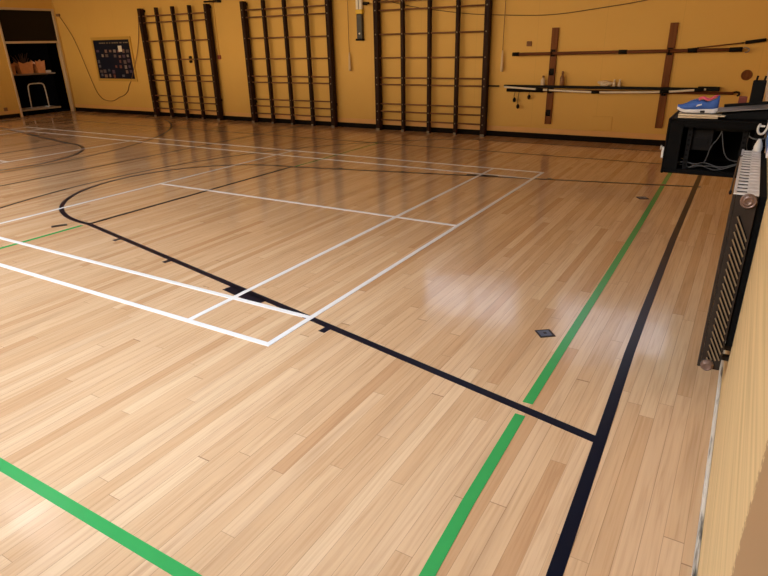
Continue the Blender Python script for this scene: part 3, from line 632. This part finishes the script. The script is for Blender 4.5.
b.box((2.225, 2.41, zt+.052), (2.545, 2.70, zt+.060), M['silver'], .003, rot)
lab(b.build('lid', t), 'sloping silver-grey lid')
MB().box((2.26, 2.70, zt+.058), (2.545, 2.715, zt+.082), M['black'], .004, rot).build('hinge', t)
t = thing('router', (2.515, 2.77, zt), 'upright black router with stubby aerials on the cabinet against the wall', 'router')
MB().box((2.415, 2.752, zt), (2.50, 2.79, zt+.235), M['black'], .008).build('case', t)
for x in (2.435, 2.485): MB().cyl((x, 2.77, zt+.23), (x+.004, 2.77, zt+.265), .007, M['black'], 8).build('aerial', t)
tag(MB().box((2.345, 2.753, zt), (2.40, 2.79, zt+.12), M['redbox'], .004).build('small_box', None, (2.44, 2.77, zt)), 'dull red little box left of the black router', 'box')

# shoe: toe towards -X
def shoe(ox, oy, oz, L=.262, W=.092):
    t = thing('running_shoe', (ox+L/2, oy, oz), 'blue running shoe with white sole and pink lining on the cabinet', 'shoe')
    def half(u):      # half width along the shoe, u 0 toe .. 1 heel
        return W/2*(.62+.38*math.sin(min(1., u*2.6)*math.pi/2))*(1 if u < .45 else 1-.22*math.sin((u-.45)/.55*math.pi)*(u < .95)-.10*(u-.45))*(1 if .04 < u < .96 else .72)
    N = 26; us = [i/(N-1) for i in range(N)]
    lift = lambda u: .020*max(0, (.22-u)/.22)**1.6+.006*max(0, (u-.88)/.12)
    th = lambda u: .020+.012*u
    def loft(profile, m, name, nseg=18, parent=t, closed=True):
        b = MB(); rings = []
        for u in us:
            pr = profile(u)
            rings.append([b.bm.verts.new((ox+u*L, oy+p[0], oz+p[1])) for p in pr])
        fs = []; n = len(rings[0])
        for A, B in zip(rings, rings[1:]):
            for k_ in range(n):
                f = b.bm.faces.new((A[k_], A[(k_+1) % n], B[(k_+1) % n], B[k_])); f.smooth = True; fs.append(f)
        fs += [b.bm.faces.new(rings[0][::-1]), b.bm.faces.new(rings[-1])]
        b._m(fs, m); return b.build(name, parent)
    def sole(u):
        h = half(u)*1.06; z0 = lift(u)+.006; z1 = z0+th(u)
        return [(-h*.92, z0), (h*.92, z0), (h, z0+.006), (h, z1-.004), (h*.96, z1), (-h*.96, z1), (-h, z1-.004), (-h, z0+.006)]
    lab(loft(sole, M['sole'], 'midsole'), 'white foam sole')
    def tread(u):
        h = half(u)*.94; z0 = lift(u)
        return [(-h, z0), (h, z0), (h, z0+.0075), (-h, z0+.0075)]
    lab(loft(tread, M['tread'], 'outsole'), 'black outsole')
    def top(u):       # height of the upper above the sole
        if u < .50: return .014+.058*math.sin(min(1., u/.52)*math.pi/2)**1.15
        if u < .62: return .072+.008*(u-.5)/.12
        if u < .86: return .080-.018*math.sin((u-.62)/.24*math.pi)
        return .080+.012*(u-.86)/.14
    def upper(u):
        h = half(u); zb = lift(u)+.004+th(u); t_ = top(u); pr = []
        if u > .965: t_ *= .9
        op = .50 < u < .95
        for k_ in range(13):
            a = math.pi*k_/12; cx_ = math.cos(a); sz = math.sin(a)
            pr.append((h*(abs(cx_)**.75)*(1 if cx_ > 0 else -1)*(1-.18*sz*(u > .5)), zb+t_*(sz**.62)))
        if op:       # foot opening pushed down between the collar edges
            for k_ in range(4, 9): x_, z_ = pr[k_]; pr[k_] = (x_*1.0, z_-.026*math.sin((k_-3)/6*math.pi))
        return pr
    loft(upper, M['blue'], 'upper')
    # padded pink collar round the opening
    rim = []
    for k_ in range(24):
        a = 2*math.pi*k_/24; u = .725+.215*math.cos(a); hh = .026*math.sin(a)
        rim.append((ox+u*L, oy+hh, oz+lift(u)+.006+th(u)+top(u)*.985))
    rim.append(rim[0]); lab(MB().tube(rim, .0075, M['pink'], 8, 1).build('collar', t), 'pink padded lining')
    tg = MB(); u = .5
    tg.prism([(ox+.42*L, oz+.075), (ox+.53*L, oz+.112), (ox+.57*L, oz+.110), (ox+.52*L, oz+.082)], oy-.022, oy+.022, M['pink'], 1)
    lab(tg.build('tongue', t), 'pink tongue')
    for i in range(5):
        u = .29+i*.055; z = oz+lift(u)+.004+th(u)+top(u)+.001; MB().tube([(ox+u*L, oy-.026, z-.010), (ox+(u+.02)*L, oy, z+.003), (ox+(u+.01)*L, oy+.026, z-.010)], .0032, M['lace'], 6, 1).build('lace', t)
    lab(MB().prism([(ox+.46*L, oz+.050), (ox+.60*L, oz+.062), (ox+.60*L, oz+.070), (ox+.50*L, oz+.064)], oy-half(.52)-.004, oy-half(.52)+.012, M['sole'], 1).build('side_flash', t), 'white flash on the side')
    lab(MB().box((ox+.58*L, oy-half(.6)*1.0-.004, oz+.008), (ox+.70*L, oy-half(.6)+.01, oz+.024), M['tread'], .003).build('arch_bridge', t), 'black arch bridge in the sole')
shoe(1.972, 2.45, zt+.0225)

# ------------------------------------------------------------------ boards on the right wall
zb0 = 1.15
for ya, yb, m, lb in ((1.62, 3.36, 'pinboard', 'blue felt board on the right wall above the radiator end and cabinet'), (3.42, 8.3, 'boardwhite', 'long white board on the right wall beyond the cabinet')):
    t = thing('wall_board', (XR-.01, (ya+yb)/2, zb0), lb, 'board')
    MB().box((XR-.008, ya+.012, zb0+.004), (XR, yb-.012, 2.3), M[m]).build('face', t)
    MB().box((XR-.009, ya, zb0), (XR, ya+.012, 2.312), M['boardwhite']).box((XR-.009, yb-.012, zb0), (XR, yb, 2.312), M['boardwhite']).box((XR-.009, ya+.012, zb0), (XR, yb-.012, zb0+.004), M['boardwhite']).box((XR-.009, ya+.012, 2.3), (XR, yb-.012, 2.312), M['boardwhite']).build('frame', t)

# ------------------------------------------------------------------ ceiling lamps (real tube lights of the hall, above the frame)
def ceiling_lamp(x, y, lx, ly, m, label, z=ZC-.06):
    t = thing('ceiling_light', (x, y, z), label, 'ceiling light', 'ceiling lights of the hall')
    MB().box((x-lx/2-.03, y-ly/2-.03, z+.02), (x+lx/2+.03, y+ly/2+.03, ZC), M['window'], .005).build('housing', t)
    MB().box((x-lx/2, y-ly/2, z), (x+lx/2, y+ly/2, z+.02), M[m], .004).build('diffuser', t)
ceiling_lamp(-6.3, .8, 1.5, .5, 'lamp', 'long ceiling light over the near side of the hall')

# ------------------------------------------------------------------ camera, world, view
cam = bpy.data.cameras.new('camera'); co = bpy.data.objects.new('camera', cam); COL.objects.link(co)
f_, yaw, pit, rol = 587.52, -.5460, .3969, -.0226
fw = Vector((math.sin(yaw)*math.cos(pit), math.cos(yaw)*math.cos(pit), -math.sin(pit)))
r_ = Vector((math.cos(yaw), -math.sin(yaw), 0)); up = r_.cross(fw)
r2 = math.cos(rol)*r_+math.sin(rol)*up; u2 = -math.sin(rol)*r_+math.cos(rol)*up
m4 = Matrix(((r2.x, u2.x, -fw.x, 2.4272), (r2.y, u2.y, -fw.y, -2.5181), (r2.z, u2.z, -fw.z, 1.828), (0, 0, 0, 1)))
co.matrix_world = m4
cam.sensor_width = 36; cam.lens = f_*36/768; cam.clip_start = .02; cam.clip_end = 200
S.camera = co
w = bpy.data.worlds.new('sky'); S.world = w; w.use_nodes = True
nt = w.node_tree; bg = nt.nodes['Background']
tc = nt.nodes.new('ShaderNodeTexCoord'); sx = nt.nodes.new('ShaderNodeSeparateXYZ'); rp = nt.nodes.new('ShaderNodeValToRGB')
nt.links.new(tc.outputs['Generated'], sx.inputs[0]); nt.links.new(sx.outputs[2], rp.inputs[0]); nt.links.new(rp.outputs[0], bg.inputs[0])
e = rp.color_ramp.elements
while len(e) < len(SKY): e.new(.5)
for q, (p_, c_) in zip(e, SKY): q.position = p_; q.color = (*c_, 1)
bg.inputs[1].default_value = SKYS
for n_, (x0, x1, z0, z1) in enumerate(near_holes):      # sky portals in the window openings
    L = bpy.data.lights.new('window_portal', 'AREA'); L.shape = 'RECTANGLE'; L.size = x1-x0; L.size_y = z1-z0; L.cycles.is_portal = True
    lo = bpy.data.objects.new('window_portal', L); COL.objects.link(lo); lo.location = ((x0+x1)/2, YN-.20, (z0+z1)/2); lo.rotation_euler = (R(90), 0, 0)
S.view_settings.view_transform = 'Standard'; S.view_settings.look = 'None'; S.view_settings.gamma = 1; S.view_settings.exposure = 0
S.view_settings.use_curve_mapping = False
S.cycles.max_bounces = 10; S.cycles.diffuse_bounces = 6
